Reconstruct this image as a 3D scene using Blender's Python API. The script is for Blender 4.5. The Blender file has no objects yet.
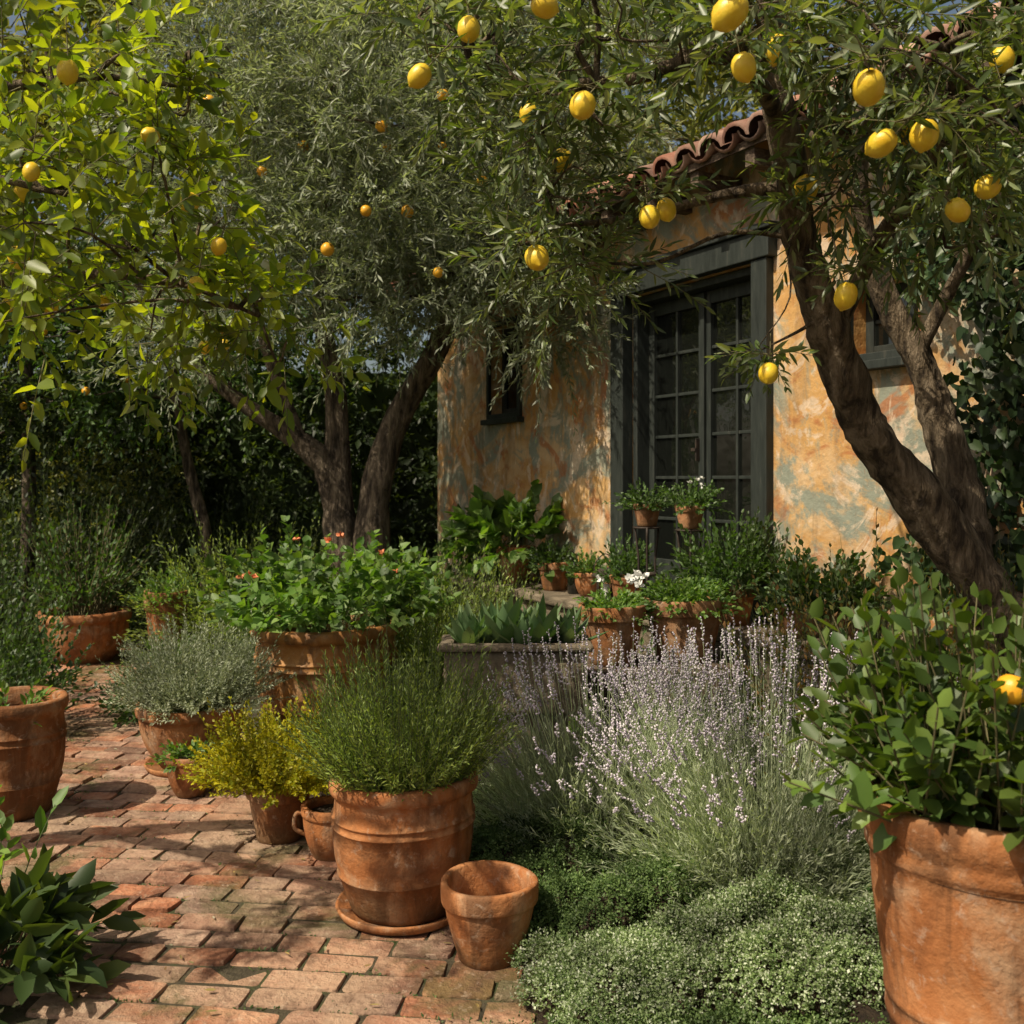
import bpy, math, random
import numpy as np
from mathutils import Vector
R = np.random.default_rng(11)
random.seed(5)
scn = bpy.context.scene
COL = scn.collection

# ------------------------------------------------------------------ helpers
def nrm(a):
    return a/np.maximum(np.linalg.norm(a,axis=-1,keepdims=True),1e-9)
def mk(name,V,F,mat=None,smooth=False,parent=None,loc=None):
    V=np.asarray(V,dtype=np.float32).reshape(-1,3); F=np.asarray(F,dtype=np.int32)
    me=bpy.data.meshes.new(name)
    k=F.shape[1]; m=len(F)
    me.vertices.add(len(V)); me.vertices.foreach_set("co",V.ravel())
    me.loops.add(m*k); me.loops.foreach_set("vertex_index",F.ravel())
    me.polygons.add(m); me.polygons.foreach_set("loop_start",np.arange(0,m*k,k,dtype=np.int32))
    if smooth: me.polygons.foreach_set("use_smooth",np.ones(m,dtype=bool))
    me.update(calc_edges=True)
    if mat: me.materials.append(mat)
    o=bpy.data.objects.new(name,me); COL.objects.link(o)
    if parent: o.parent=parent
    if loc is not None: o.location=loc
    return o
def mkp(name,V,F,mat=None,smooth=False,parent=None,loc=None):
    me=bpy.data.meshes.new(name); me.from_pydata([tuple(v) for v in V],[],F); me.update()
    if smooth: me.polygons.foreach_set("use_smooth",np.ones(len(me.polygons),dtype=bool))
    if mat: me.materials.append(mat)
    o=bpy.data.objects.new(name,me); COL.objects.link(o)
    if parent: o.parent=parent
    if loc is not None: o.location=loc
    return o
def empty(name,loc=(0,0,0)):
    o=bpy.data.objects.new(name,None); COL.objects.link(o); o.location=loc; o.empty_display_size=.2
    return o
class Acc:
    def __init__(s): s.V=[];s.F=[];s.n=0
    def add(s,V,F):
        V=np.asarray(V).reshape(-1,3); s.V.append(V); s.F.append(np.asarray(F)+s.n); s.n+=len(V)
    def mk(s,name,mat,smooth=False,parent=None):
        if not s.V: return None
        return mk(name,np.concatenate(s.V),np.concatenate(s.F),mat,smooth,parent)

LO=(np.array([[0,0,0],[-.5,.5,.12],[0,1,0],[.5,.5,.12]]),np.array([[0,2,1],[0,3,2]]))
HI=(np.array([[0,0,0],[0,.3,-.04],[0,.7,-.04],[0,1,0],[-.42,.28,.10],[-.36,.68,.10],[.42,.28,.10],[.36,.68,.10]]),
    np.array([[0,1,4],[1,2,5],[1,5,4],[2,3,5],[0,6,1],[1,7,2],[1,6,7],[2,7,3]]))
HEART=(np.array([[0,0.05,0],[0,.45,-.05],[0,1,-.05],[-.32,-.08,.08],[-.52,.25,.12],[-.3,.68,.06],[.32,-.08,.08],[.52,.25,.12],[.3,.68,.06]]),
    np.array([[0,1,3],[3,1,4],[4,1,5],[5,1,2],[0,6,1],[6,7,1],[7,8,1],[8,2,1]]))
a3=[(math.cos(a),math.sin(a)) for a in (0,2.094,4.189)]
PR=(np.array([[c,0,s] for c,s in a3]+[[c*.75,1,s*.75] for c,s in a3]),np.array([[0,1,4],[0,4,3],[1,2,5],[1,5,4],[2,0,3],[2,3,5]]))
OCT=(np.array([[0,0,0],[.5,.5,0],[0,.5,.5],[-.5,.5,0],[0,.5,-.5],[0,1,0]]),np.array([[0,1,2],[0,2,3],[0,3,4],[0,4,1],[5,2,1],[5,3,2],[5,4,3],[5,1,4]]))
def scat(T,P,D,N,L,W,curl=0.):
    tv,tf=T
    D=nrm(D); X=nrm(np.cross(D,N)); Z=np.cross(X,D)
    L=np.broadcast_to(np.asarray(L,float),(len(P),)); W=np.broadcast_to(np.asarray(W,float),(len(P),))
    curl=np.broadcast_to(np.asarray(curl,float),(len(P),))
    V=P[:,None,:]+tv[None,:,0,None]*W[:,None,None]*X[:,None,:]+tv[None,:,1,None]*L[:,None,None]*D[:,None,:]
    zz=tv[None,:,2]*W[:,None]-(curl*L)[:,None]*tv[None,:,1]**2
    V=V+zz[:,:,None]*Z[:,None,:]
    F=tf[None]+(np.arange(len(P))*len(tv))[:,None,None]
    return V.reshape(-1,3),F.reshape(-1,tf.shape[1])
def rdir(n): return nrm(R.normal(size=(n,3)))
def twigs(la,ta,S,D,L,per=12,t0=.2,lL=.06,lW=.015,spread=.55,droop=.2,T=LO,tr=.002,curl=.15,up=.7,nj=.5,seg=2,lvar=.3):
    n=len(S); D=nrm(D); L=np.broadcast_to(np.asarray(L,float),(n,))
    t=(np.arange(per)[None]+R.random((n,per)))/per*(1-t0)+t0
    def pos(tt): 
        q=S[:,None,:]+D[:,None,:]*(L[:,None]*tt)[:,:,None]
        q[:,:,2]-=droop*L[:,None]*tt**2
        return q
    P=pos(t); tan=np.repeat(D[:,None,:],per,1).copy(); tan[:,:,2]-=2*droop*t; tan=nrm(tan)
    ref=np.zeros_like(tan); ref[...,0]=.3; ref[...,2]=1.; A=nrm(np.cross(tan,ref)); B=np.cross(tan,A)
    ang=np.arange(per)[None]*2.4+R.random((n,1))*6.28+R.normal(size=(n,per))*.35
    pp=A*np.cos(ang)[...,None]+B*np.sin(ang)[...,None]
    sp=spread*(1.15-.6*t)[...,None]
    d=nrm(tan*(1-sp)+pp*sp+R.normal(size=P.shape)*.08)
    Nn=tan*.3+np.array([0,0,up])+R.normal(size=P.shape)*nj
    ll=lL*(1-lvar/2+lvar*R.normal(size=(n,per))*.5).clip(.4,1.5)*(1.05-.35*t)
    V,F=scat(T,P.reshape(-1,3),d.reshape(-1,3),Nn.reshape(-1,3),ll.ravel(),ll.ravel()*(lW/lL),curl*(R.random(n*per)*1.6))
    la.add(V,F)
    if ta is not None:
        tt=np.linspace(0,1,seg+1)[None].repeat(n,0); Q=pos(tt)
        for k in range(seg):
            dd=Q[:,k+1]-Q[:,k]; ln=np.linalg.norm(dd,axis=1)
            V,F=scat(PR,Q[:,k],dd,np.tile([.31,.2,.9],(n,1)),ln,tr*(1-.3*k))
            ta.add(V,F)
def catmull(P,res):
    P=np.asarray(P,float); Q=np.vstack([2*P[0]-P[1],P,2*P[-1]-P[-2]]); out=[]
    for i in range(1,len(Q)-2):
        for s in range(res):
            t=s/res; a,b,c,d=Q[i-1],Q[i],Q[i+1],Q[i+2]
            out.append(.5*((2*b)+(-a+c)*t+(2*a-5*b+4*c-d)*t*t+(-a+3*b-3*c+d)*t**3))
    out.append(P[-1]); return np.array(out)
def tube(acc,pts,rad,sides=10,res=6,noise=.08,cap=True):
    PR_=np.hstack([np.asarray(pts,float),np.asarray(rad,float)[:,None]])
    C=catmull(PR_,res); P=C[:,:3]; r=C[:,3].clip(.0008); n=len(P)
    T=nrm(np.gradient(P,axis=0)); A=np.cross(T[0],[.3,.9,.1]); A/=np.linalg.norm(A)
    V=[];ph=R.random(4)*6
    an=np.arange(sides)/sides*2*math.pi
    for i in range(n):
        A=A-T[i]*np.dot(A,T[i]); A/=np.linalg.norm(A); B=np.cross(T[i],A)
        rr=r[i]*(1+noise*(np.sin(an*2+ph[0]+i*.25)+.7*np.sin(an*3+ph[1]-i*.4)+.5*np.sin(an*5+ph[2]+i*.8))+noise*.6*R.normal())
        V.append(P[i]+rr[:,None]*(np.cos(an)[:,None]*A+np.sin(an)[:,None]*B))
    V=np.concatenate(V); F=[]
    for i in range(n-1):
        for j in range(sides):
            a=i*sides+j;b=i*sides+(j+1)%sides;c=a+sides;d=b+sides
            F+= [[a,b,d],[a,d,c]]
    k=len(V); V=np.vstack([V,P[-1]])
    for j in range(sides): F.append([(n-1)*sides+j,(n-1)*sides+(j+1)%sides,k])
    acc.add(V,np.array(F))

# ------------------------------------------------------------------ materials
def newmat(name):
    m=bpy.data.materials.new(name); m.use_nodes=True; nt=m.node_tree; nt.nodes.clear()
    return m,nt,nt.nodes,nt.links
def ramp(N,stops,interp='LINEAR'):
    r=N.new("ShaderNodeValToRGB"); cr=r.color_ramp; cr.interpolation=interp
    while len(cr.elements)<len(stops): cr.elements.new(.5)
    for e,(p,c) in zip(cr.elements,stops): e.position=p; e.color=(*c,1) if len(c)==3 else c
    return r
def noise(N,L,scale,detail=5,rough=.6,vec=None,dist=0):
    n=N.new("ShaderNodeTexNoise"); n.inputs["Scale"].default_value=scale; n.inputs["Detail"].default_value=detail
    n.inputs["Roughness"].default_value=rough; n.inputs["Distortion"].default_value=dist
    if vec is not None: L.new(vec,n.inputs["Vector"])
    return n
def mixc(N,L,fac,a,b,mode='MIX'):
    m=N.new("ShaderNodeMix"); m.data_type='RGBA'; m.blend_type=mode
    for s,x in ((m.inputs[0],fac),(m.inputs[6],a),(m.inputs[7],b)):
        if isinstance(x,(int,float)): s.default_value=x
        elif isinstance(x,tuple): s.default_value=(*x,1)
        else: L.new(x,s)
    return m.outputs[2]
def leafmat(name,cols,trans=.35,rough=.5,tmul=(1.7,1.9,.5),vs=2.5,spec=.03,lo=.6,hi=1.4):
    m,nt,N,L=newmat(name)
    g=N.new("ShaderNodeNewGeometry"); n=len(cols)
    r=ramp(N,[(i/(n-1)*.9+.05,c) for i,c in enumerate(cols)]); L.new(g.outputs["Random Per Island"],r.inputs[0])
    nz=noise(N,L,vs,0,.5,g.outputs["Position"]); mr=N.new("ShaderNodeMapRange")
    mr.inputs[1].default_value=.3; mr.inputs[2].default_value=.7; mr.inputs[3].default_value=lo; mr.inputs[4].default_value=hi
    L.new(nz.outputs[0],mr.inputs[0])
    vm=N.new("ShaderNodeVectorMath"); vm.operation='SCALE'; L.new(r.outputs[0],vm.inputs[0]); L.new(mr.outputs[0],vm.inputs[3])
    vt=N.new("ShaderNodeVectorMath"); vt.operation='MULTIPLY'; L.new(vm.outputs[0],vt.inputs[0]); vt.inputs[1].default_value=tmul
    p=N.new("ShaderNodeBsdfDiffuse"); L.new(vm.outputs[0],p.inputs[0])
    t=N.new("ShaderNodeBsdfTranslucent"); L.new(vt.outputs[0],t.inputs[0])
    mx=N.new("ShaderNodeMixShader"); mx.inputs[0].default_value=trans
    L.new(p.outputs[0],mx.inputs[1]); L.new(t.outputs[0],mx.inputs[2]); out=mx.outputs[0]
    if spec:
        gl=N.new("ShaderNodeBsdfGlossy"); gl.inputs[0].default_value=(1,1,1,1); gl.inputs["Roughness"].default_value=rough
        m2=N.new("ShaderNodeMixShader"); m2.inputs[0].default_value=spec; L.new(out,m2.inputs[1]); L.new(gl.outputs[0],m2.inputs[2]); out=m2.outputs[0]
    o=N.new("ShaderNodeOutputMaterial"); L.new(out,o.inputs[0]); return m
def surf(name,stops,scale=8,rough=.8,bump=.3,bscale=60,bdist=.01,coord='Object',detail=6,island=0,extra=None,spec=.3,stretch=None,rand=False,hue=.006):
    m,nt,N,L=newmat(name)
    tc=N.new("ShaderNodeTexCoord"); vec=tc.outputs[coord]
    if rand:
        oi=N.new("ShaderNodeObjectInfo"); va=N.new("ShaderNodeVectorMath"); va.operation='ADD'
        cm=N.new("ShaderNodeMath"); cm.operation='MULTIPLY'; cm.inputs[1].default_value=37.; L.new(oi.outputs["Random"],cm.inputs[0])
        L.new(vec,va.inputs[0]); L.new(cm.outputs[0],va.inputs[1]); vec=va.outputs[0]
    v0=vec
    if stretch:
        mp=N.new("ShaderNodeMapping"); mp.inputs["Scale"].default_value=stretch; L.new(vec,mp.inputs[0]); vec=mp.outputs[0]
    n1=noise(N,L,scale,detail,.62,vec,.4); r=ramp(N,stops); L.new(n1.outputs[0],r.inputs[0]); c=r.outputs[0]
    if island:
        g=N.new("ShaderNodeNewGeometry"); hs=N.new("ShaderNodeHueSaturation"); mr=N.new("ShaderNodeMapRange")
        mr.inputs[3].default_value=1-island; mr.inputs[4].default_value=1+island; L.new(g.outputs["Random Per Island"],mr.inputs[0])
        L.new(mr.outputs[0],hs.inputs["Value"])
        mul=N.new("ShaderNodeMath"); mul.operation='MULTIPLY'; mul.inputs[1].default_value=17.3
        fr=N.new("ShaderNodeMath"); fr.operation='FRACT'; L.new(g.outputs["Random Per Island"],mul.inputs[0]); L.new(mul.outputs[0],fr.inputs[0])
        for sock,a,b in (("Hue",.5-hue,.5+hue*1.6),("Saturation",1.15,.7)):
            m2=N.new("ShaderNodeMapRange"); L.new(fr.outputs[0],m2.inputs[0]); m2.inputs[3].default_value=a; m2.inputs[4].default_value=b; L.new(m2.outputs[0],hs.inputs[sock])
        L.new(c,hs.inputs["Color"]); c=hs.outputs[0]
    if rand:
        h2=N.new("ShaderNodeHueSaturation"); m3=N.new("ShaderNodeMapRange"); m3.inputs[3].default_value=.75; m3.inputs[4].default_value=1.12
        L.new(oi.outputs["Random"],m3.inputs[0]); L.new(m3.outputs[0],h2.inputs["Value"]); L.new(c,h2.inputs["Color"]); c=h2.outputs[0]
    if extra: c=extra(N,L,v0,c)
    p=N.new("ShaderNodeBsdfPrincipled"); L.new(c,p.inputs["Base Color"]); p.inputs["Roughness"].default_value=rough
    p.inputs["Specular IOR Level"].default_value=spec
    if bump:
        n2=noise(N,L,bscale,5,.65,vec); ad=N.new("ShaderNodeMath"); ad.operation='ADD'; L.new(n2.outputs[0],ad.inputs[0]); L.new(n1.outputs[0],ad.inputs[1])
        b=N.new("ShaderNodeBump"); b.inputs["Strength"].default_value=bump; b.inputs["Distance"].default_value=bdist
        L.new(ad.outputs[0],b.inputs["Height"]); L.new(b.outputs[0],p.inputs["Normal"])
    o=N.new("ShaderNodeOutputMaterial"); L.new(p.outputs[0],o.inputs[0]); return m
def lay(N,L,v,c,sc,lo,hi,amt,col,off=0,stretch=(1,1,1),dist=.6,det=7):
    mp=N.new("ShaderNodeMapping"); mp.inputs["Location"].default_value=(off,off*.7,off*.3); mp.inputs["Scale"].default_value=stretch; L.new(v,mp.inputs[0])
    n=noise(N,L,sc,det,.66,mp.outputs[0],dist); r=ramp(N,[(lo,(0,0,0)),(hi,(amt,)*3)]); L.new(n.outputs[0],r.inputs[0])
    return mixc(N,L,r.outputs[0],c,col)
def ex_pot(N,L,v,c):
    c=lay(N,L,v,c,5,.50,.66,.6,(.50,.35,.22),3)
    c=lay(N,L,v,c,1,.46,.60,.75,(.12,.05,.022),7,(8,8,2))
    c=lay(N,L,v,c,7,.53,.68,.7,(.10,.055,.03),13)
    c=lay(N,L,v,c,26,.57,.7,.5,(.52,.40,.30),17)
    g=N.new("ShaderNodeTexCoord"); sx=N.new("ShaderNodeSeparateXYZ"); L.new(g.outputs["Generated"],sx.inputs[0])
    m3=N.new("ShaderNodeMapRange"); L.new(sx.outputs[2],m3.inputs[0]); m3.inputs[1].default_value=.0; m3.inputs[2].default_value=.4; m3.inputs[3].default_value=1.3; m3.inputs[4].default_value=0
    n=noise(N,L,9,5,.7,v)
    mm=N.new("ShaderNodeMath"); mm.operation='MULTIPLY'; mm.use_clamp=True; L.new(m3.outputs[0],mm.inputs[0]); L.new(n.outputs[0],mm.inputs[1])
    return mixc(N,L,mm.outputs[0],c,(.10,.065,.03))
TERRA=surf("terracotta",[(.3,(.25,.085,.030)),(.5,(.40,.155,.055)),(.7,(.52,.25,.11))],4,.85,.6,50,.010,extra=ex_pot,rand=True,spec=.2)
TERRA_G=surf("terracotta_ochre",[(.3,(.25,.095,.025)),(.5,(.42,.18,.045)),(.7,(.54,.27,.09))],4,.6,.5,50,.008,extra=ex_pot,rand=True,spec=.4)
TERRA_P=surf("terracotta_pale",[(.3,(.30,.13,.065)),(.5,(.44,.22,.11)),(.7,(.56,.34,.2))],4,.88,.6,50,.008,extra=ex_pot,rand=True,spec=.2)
SOIL=surf("soil",[(.3,(.018,.012,.008)),(.6,(.05,.033,.02)),(.75,(.09,.06,.035))],25,.95,.9,90,.02)
def ex_moss(N,L,v,c):
    c=lay(N,L,v,c,1.6,.48,.62,.65,(.48,.33,.22),5)
    c=lay(N,L,v,c,2.3,.52,.63,.75,(.085,.085,.03),9)
    c=lay(N,L,v,c,3.1,.53,.65,.55,(.12,.06,.04),59)
    c=lay(N,L,v,c,12,.53,.67,.6,(.13,.07,.045),19)
    return lay(N,L,v,c,30,.56,.68,.5,(.50,.38,.28),29)
BRICK=surf("brick",[(.3,(.19,.085,.05)),(.5,(.34,.16,.095)),(.7,(.45,.26,.16))],9,.85,1.,45,.014,island=.4,extra=ex_moss)
GROUND=surf("ground_earth",[(.3,(.03,.025,.016)),(.5,(.08,.065,.04)),(.62,(.05,.065,.022)),(.75,(.13,.105,.07))],7,.95,.8,60,.02)
BARK=surf("bark",[(.38,(.06,.042,.028)),(.5,(.20,.145,.09)),(.63,(.38,.29,.2))],22,.9,1.,60,.07,stretch=(1,1,.22))
BARKG=surf("bark_olive",[(.38,(.045,.034,.025)),(.5,(.16,.12,.085)),(.63,(.32,.25,.18))],18,.9,1.,50,.07,stretch=(1,1,.25))
TWIG=surf("twig",[(.3,(.10,.085,.04)),(.7,(.18,.16,.08))],10,.8,0)
OTWIG=surf("olive_twig",[(.3,(.16,.17,.10)),(.7,(.24,.25,.16))],10,.8,0)
STEM=surf("green_stem",[(.3,(.08,.11,.04)),(.7,(.14,.17,.075))],10,.7,0)
WOOD=surf("weathered_wood",[(.3,(.045,.03,.022)),(.5,(.12,.085,.06)),(.7,(.22,.17,.12))],10,.85,.8,40,.01,stretch=(1,6,6))
FRAME=surf("painted_frame",[(.3,(.016,.020,.018)),(.6,(.032,.038,.034)),(.75,(.08,.075,.06))],9,.55,.4,60,.003,stretch=(3,3,.5))
METAL=surf("dark_iron",[(.3,(.02,.018,.016)),(.7,(.06,.04,.03))],20,.6,.3,80,.002)
STONE=surf("stone",[(.3,(.08,.065,.045)),(.5,(.17,.135,.095)),(.7,(.27,.22,.16))],6,.9,.8,30,.02)
TILE=surf("roof_tile",[(.3,(.18,.08,.06)),(.5,(.34,.17,.12)),(.7,(.44,.28,.21))],6,.9,.5,60,.006,island=.35)
def ex_wall(N,L,v,c):
    c=lay(N,L,v,c,.9,.46,.60,.75,(.60,.43,.26),3,(1,1,1.0),1.8,5)
    c=lay(N,L,v,c,1.15,.465,.555,.9,(.22,.26,.22),11,(1,1,.8),2.4,5)
    c=lay(N,L,v,c,1.9,.53,.62,.8,(.38,.14,.05),23,(1,1,1),1.8,5)
    c=lay(N,L,v,c,2.8,.53,.60,.8,(.64,.50,.37),31,(1,1,.8),2.6,6)
    c=lay(N,L,v,c,4.5,.55,.65,.65,(.23,.27,.22),37,(1,1,.8),2.0,6)
    c=lay(N,L,v,c,2,.52,.68,.5,(.16,.095,.045),43,(3,3,.5))
    return lay(N,L,v,c,22,.57,.70,.25,(.25,.13,.06),41)
WALL=surf("ochre_plaster",[(.3,(.37,.18,.055)),(.5,(.51,.28,.095)),(.7,(.58,.35,.14))],1.8,.9,.45,9,.03,extra=ex_wall,detail=6)
m,nt,N,L=newmat("window_glass"); p=N.new("ShaderNodeBsdfPrincipled"); p.inputs["Base Color"].default_value=(.006,.007,.006,1); p.inputs["Roughness"].default_value=.03  # opaque near-black colour stands in for the dark interior behind the panes
p.inputs["Specular IOR Level"].default_value=1.0
g=N.new("ShaderNodeNewGeometry"); n_=noise(N,L,5,2,.5,g.outputs["Position"]); b=N.new("ShaderNodeBump"); b.inputs["Strength"].default_value=.2; b.inputs["Distance"].default_value=.02
L.new(n_.outputs[0],b.inputs["Height"]); L.new(b.outputs[0],p.inputs["Normal"]); o=N.new("ShaderNodeOutputMaterial"); L.new(p.outputs[0],o.inputs[0]); GLASS=m
def fruitmat(name,c1,c2): return surf(name,[(.35,c1),(.65,c2)],25,.36,.35,120,.003,spec=.5)
LEMON=fruitmat("lemon_skin",(.78,.48,.02),(.85,.62,.05)); ORANGE=fruitmat("orange_skin",(.78,.36,.02),(.82,.45,.03))
WHITE=surf("petal_white",[(.3,(.7,.7,.66)),(.7,(.82,.82,.8))],20,.6,0); PETO=surf("petal_orange",[(.3,(.6,.15,.06)),(.7,(.72,.32,.16))],20,.6,0)

LM=dict(
 citrus=leafmat("leaf_citrus",[(.07,.125,.015),(.14,.20,.02),(.24,.29,.03),(.09,.145,.02)],.54,.45,(2.6,2.3,.45),spec=.035),
 citrusp=leafmat("leaf_citrus_potted",[(.05,.10,.02),(.085,.15,.025),(.15,.22,.04),(.065,.12,.02)],.35,.5,(2,1.9,.5),spec=.03),
 olive=leafmat("leaf_olive",[(.14,.17,.10),(.22,.26,.16),(.38,.41,.30),(.17,.21,.11)],.4,.5,(1.4,1.5,.7),spec=.04),
 rolive=leafmat("leaf_lemon_narrow",[(.055,.09,.025),(.10,.145,.04),(.21,.24,.12),(.08,.12,.028)],.4,.45,(1.9,1.9,.5),spec=.045),
 dark=leafmat("leaf_dark",[(.02,.036,.011),(.033,.058,.017),(.06,.09,.024)],.35,.5,(2.2,2,.5),1.3,lo=.5,hi=1.6,spec=.025),
 bright=leafmat("leaf_backlit_tint",[(.13,.16,.035),(.19,.22,.05),(.26,.27,.07)],.45,.5,(1.8,1.6,.5),1.2,lo=.6,hi=1.4,spec=.03),  # light leaf colour stands in for backlit, hazy background foliage
 ivy=leafmat("leaf_ivy",[(.02,.04,.015),(.03,.058,.02),(.055,.085,.03)],.2,.45),
 rosem=leafmat("leaf_rosemary",[(.12,.175,.04),(.19,.27,.06),(.28,.34,.09)],.38,.5,(1.6,1.6,.5),spec=.02),
 gold=leafmat("leaf_gold",[(.46,.43,.02),(.56,.50,.025),(.32,.38,.025)],.4,.5,(1.3,1.25,.4),spec=.02),
 silver=leafmat("leaf_silver",[(.24,.28,.18),(.35,.39,.26),(.46,.49,.37)],.28,.6,(1.3,1.4,.8),spec=.03),
 lav=leafmat("leaf_lavender",[(.27,.33,.20),(.40,.45,.29),(.52,.56,.41)],.35,.6,(1.3,1.4,.7),spec=.02),
 ger=leafmat("leaf_geranium",[(.06,.125,.022),(.10,.185,.035),(.17,.255,.055)],.38,.55),
 lush=leafmat("leaf_lush",[(.035,.075,.02),(.058,.108,.024),(.09,.155,.04)],.35,.5),
 thyme=leafmat("leaf_thyme",[(.08,.13,.04),(.14,.20,.07),(.23,.30,.13),(.48,.51,.40)],.25,.55,(1.2,1.3,.6),5,spec=.02),
 thymed=leafmat("leaf_thyme_dark",[(.05,.095,.025),(.095,.15,.045),(.15,.22,.07)],.25,.55,(1.2,1.3,.6),5,spec=.02),
 succ=leafmat("leaf_succulent",[(.08,.15,.06),(.13,.2,.09),(.18,.25,.12)],.12,.45),
 red=leafmat("leaf_reddish",[(.08,.11,.025),(.15,.15,.04),(.28,.14,.06),(.10,.14,.035)],.35,.5),
 dry=leafmat("leaf_fallen",[(.20,.11,.05),(.32,.23,.08),(.12,.13,.04),(.45,.4,.3)],.15,.7),
)
FLAV=leafmat("lavender_flower",[(.46,.40,.50),(.56,.50,.58),(.68,.64,.66)],.25,.7,(1,1,1),spec=0)

# ------------------------------------------------------------------ ground, path
mkp("ground",[(-120,-120,-.045),(120,-120,-.045),(120,120,-.045),(-120,120,-.045)],[[0,1,2,3]],GROUND)
def xr(y): return np.interp(y,[-2,2.2,2.9,3.4,4,5,6,7.5,9],[.5,.42,.16,.0,-.36,-.95,-1.7,-2.4,-2.9])
def xl(y): return np.interp(y,[-2,2,3.1,3.6,4.2,5,7,9],[-1.3,-1.25,-1.42,-2.0,-2.7,-3.1,-3.5,-4.0])
ys=np.linspace(-2,9,80); V=[];F=[]
for i,y in enumerate(ys):
    for k in range(9):
        x=xl(y)-.05+(xr(y)-xl(y)+.1)*k/8; V.append((x,y,-.010+random.gauss(0,.002)))
for i in range(79):
    for k in range(8): a=i*9+k; F.append([a,a+1,a+10,a+9])
mkp("path_joint_sand",V,F,GROUND,True)
ang=math.radians(-7); ca,sa=math.cos(ang),math.sin(ang)
bl,bw,gap=.225,.112,.007
V=[];F=[];nv=0
for j in range(-30,95):
    off=(j%2)*.5*bl+random.uniform(-.04,.04)
    xx=-5+off
    while xx<3:
        l=bl*random.choice([1,1,1,1.05,.93,1.1,.7])*random.uniform(.94,1.06)
        cx=xx+l/2; cy=j*bw+.010*math.sin(cx*2.3+j*.35); xx+=l
        wx=cx*ca-cy*sa; wy=cx*sa+cy*ca
        wx+=.03*math.sin(wy*1.7); 
        if not(-1.5<wy<9): continue
        if wx>xr(wy)+random.uniform(-.05,.06) or wx<xl(wy)+random.uniform(-.06,.06): continue
        hl=l/2-gap/2-random.uniform(0,.004); hw=bw/2-gap/2-random.uniform(0,.004); zt=random.gauss(0,.0034)+.004*math.sin(wx*3)*math.sin(wy*2.6); ra=random.gauss(0,.018)
        tx,ty=random.gauss(0,.018),random.gauss(0,.024)
        c2,s2=math.cos(ang+ra),math.sin(ang+ra)
        ring=[]
        rr=random.uniform(.005,.013)
        for (sx,sy,a0) in ((1,1,0),(-1,1,90),(-1,-1,180),(1,-1,270)):
            r1=rr*random.uniform(.6,1.8); jx,jy=random.gauss(0,.0022),random.gauss(0,.0022)
            for a in (0,45,90):
                aa=math.radians(a0+a); ring.append((sx*(hl-r1)+r1*math.cos(aa)+random.gauss(0,.001)+jx,sy*(hw-r1)+r1*math.sin(aa)+random.gauss(0,.001)+jy))
        for s_,z_ in [(1,-.05),(1,-.008),(.988,-.003),(.965,0)]:
            for (a,b_) in ring:
                q=(a-np.sign(a)*(1-s_)*hl*.55,b_-np.sign(b_)*(1-s_)*hl*.55)
                V.append((wx+q[0]*c2-q[1]*s2,wy+q[0]*s2+q[1]*c2,z_+zt+q[0]*tx+q[1]*ty))
        for k in range(3):
            for i in range(12):
                a=nv+k*12+i;b_=nv+k*12+(i+1)%12; F.append([a,b_,b_+12,a+12])
        F.append([nv+36+i for i in range(12)]); nv+=48
mkp("brick_path",V,F,BRICK)
gx=np.linspace(-1.2,3.4,70); gy=np.linspace(1.2,9.5,110); X,Y=np.meshgrid(gx,gy)
d=X-xr(Y); Z=-.05+.10*np.clip(d/.35,0,1)+R.normal(size=X.shape)*.008+.02*np.sin(X*7+Y*5)
Z=np.where(d<-.02,-.08,Z)
Vb=np.stack([X,Y,Z],-1).reshape(-1,3); idx=np.arange(110*70).reshape(110,70)
Fb=np.stack([idx[:-1,:-1],idx[:-1,1:],idx[1:,1:],idx[1:,:-1]],-1).reshape(-1,4)
mk("soil_bed",Vb,Fb,SOIL,True)
la=Acc(); n=480
cx=R.uniform(-3.2,.3,n); cy=R.uniform(2.6,8.5,n); ok=(cx<xr(cy))&(cx>xl(cy)); cx,cy=cx[ok],cy[ok]
v_=-cx*sa+cy*ca; u_=cx*ca+cy*sa; v_=(np.round(v_/bw-.5)+.5)*bw; cx=u_*ca-v_*sa; cy=u_*sa+v_*ca
P=np.repeat(np.stack([cx,cy,np.full(len(cx),-.008)],1),20,0); k=len(P)
P[:,0]+=R.normal(size=k)*.045; P[:,1]+=R.normal(size=k)*.005
Dd=R.normal(size=(k,3))*[.9,.9,.3]+[0,0,.6]
la.add(*scat(LO,P,Dd,rdir(k),R.uniform(.006,.018,k),R.uniform(.004,.008,k)))
la.mk("joint_weeds",LM['thymed'])
la=Acc(); n=620
cx=R.uniform(-3.4,.4,n); cy=R.uniform(2.5,8,n); ok=(cx<xr(cy)+.1)&(cx>xl(cy)); cx,cy=cx[ok],cy[ok]; n=len(cx)
P=np.stack([cx,cy,np.full(n,.009)],1); Dd=R.normal(size=(n,3))*[1,1,.06]
la.add(*scat(HI,P,Dd,np.tile([0,0,1.],(n,1))+R.normal(size=(n,3))*.15,R.uniform(.010,.038,n),R.uniform(.005,.013,n),-.1))
la.mk("fallen_leaves",LM['dry'])

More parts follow.
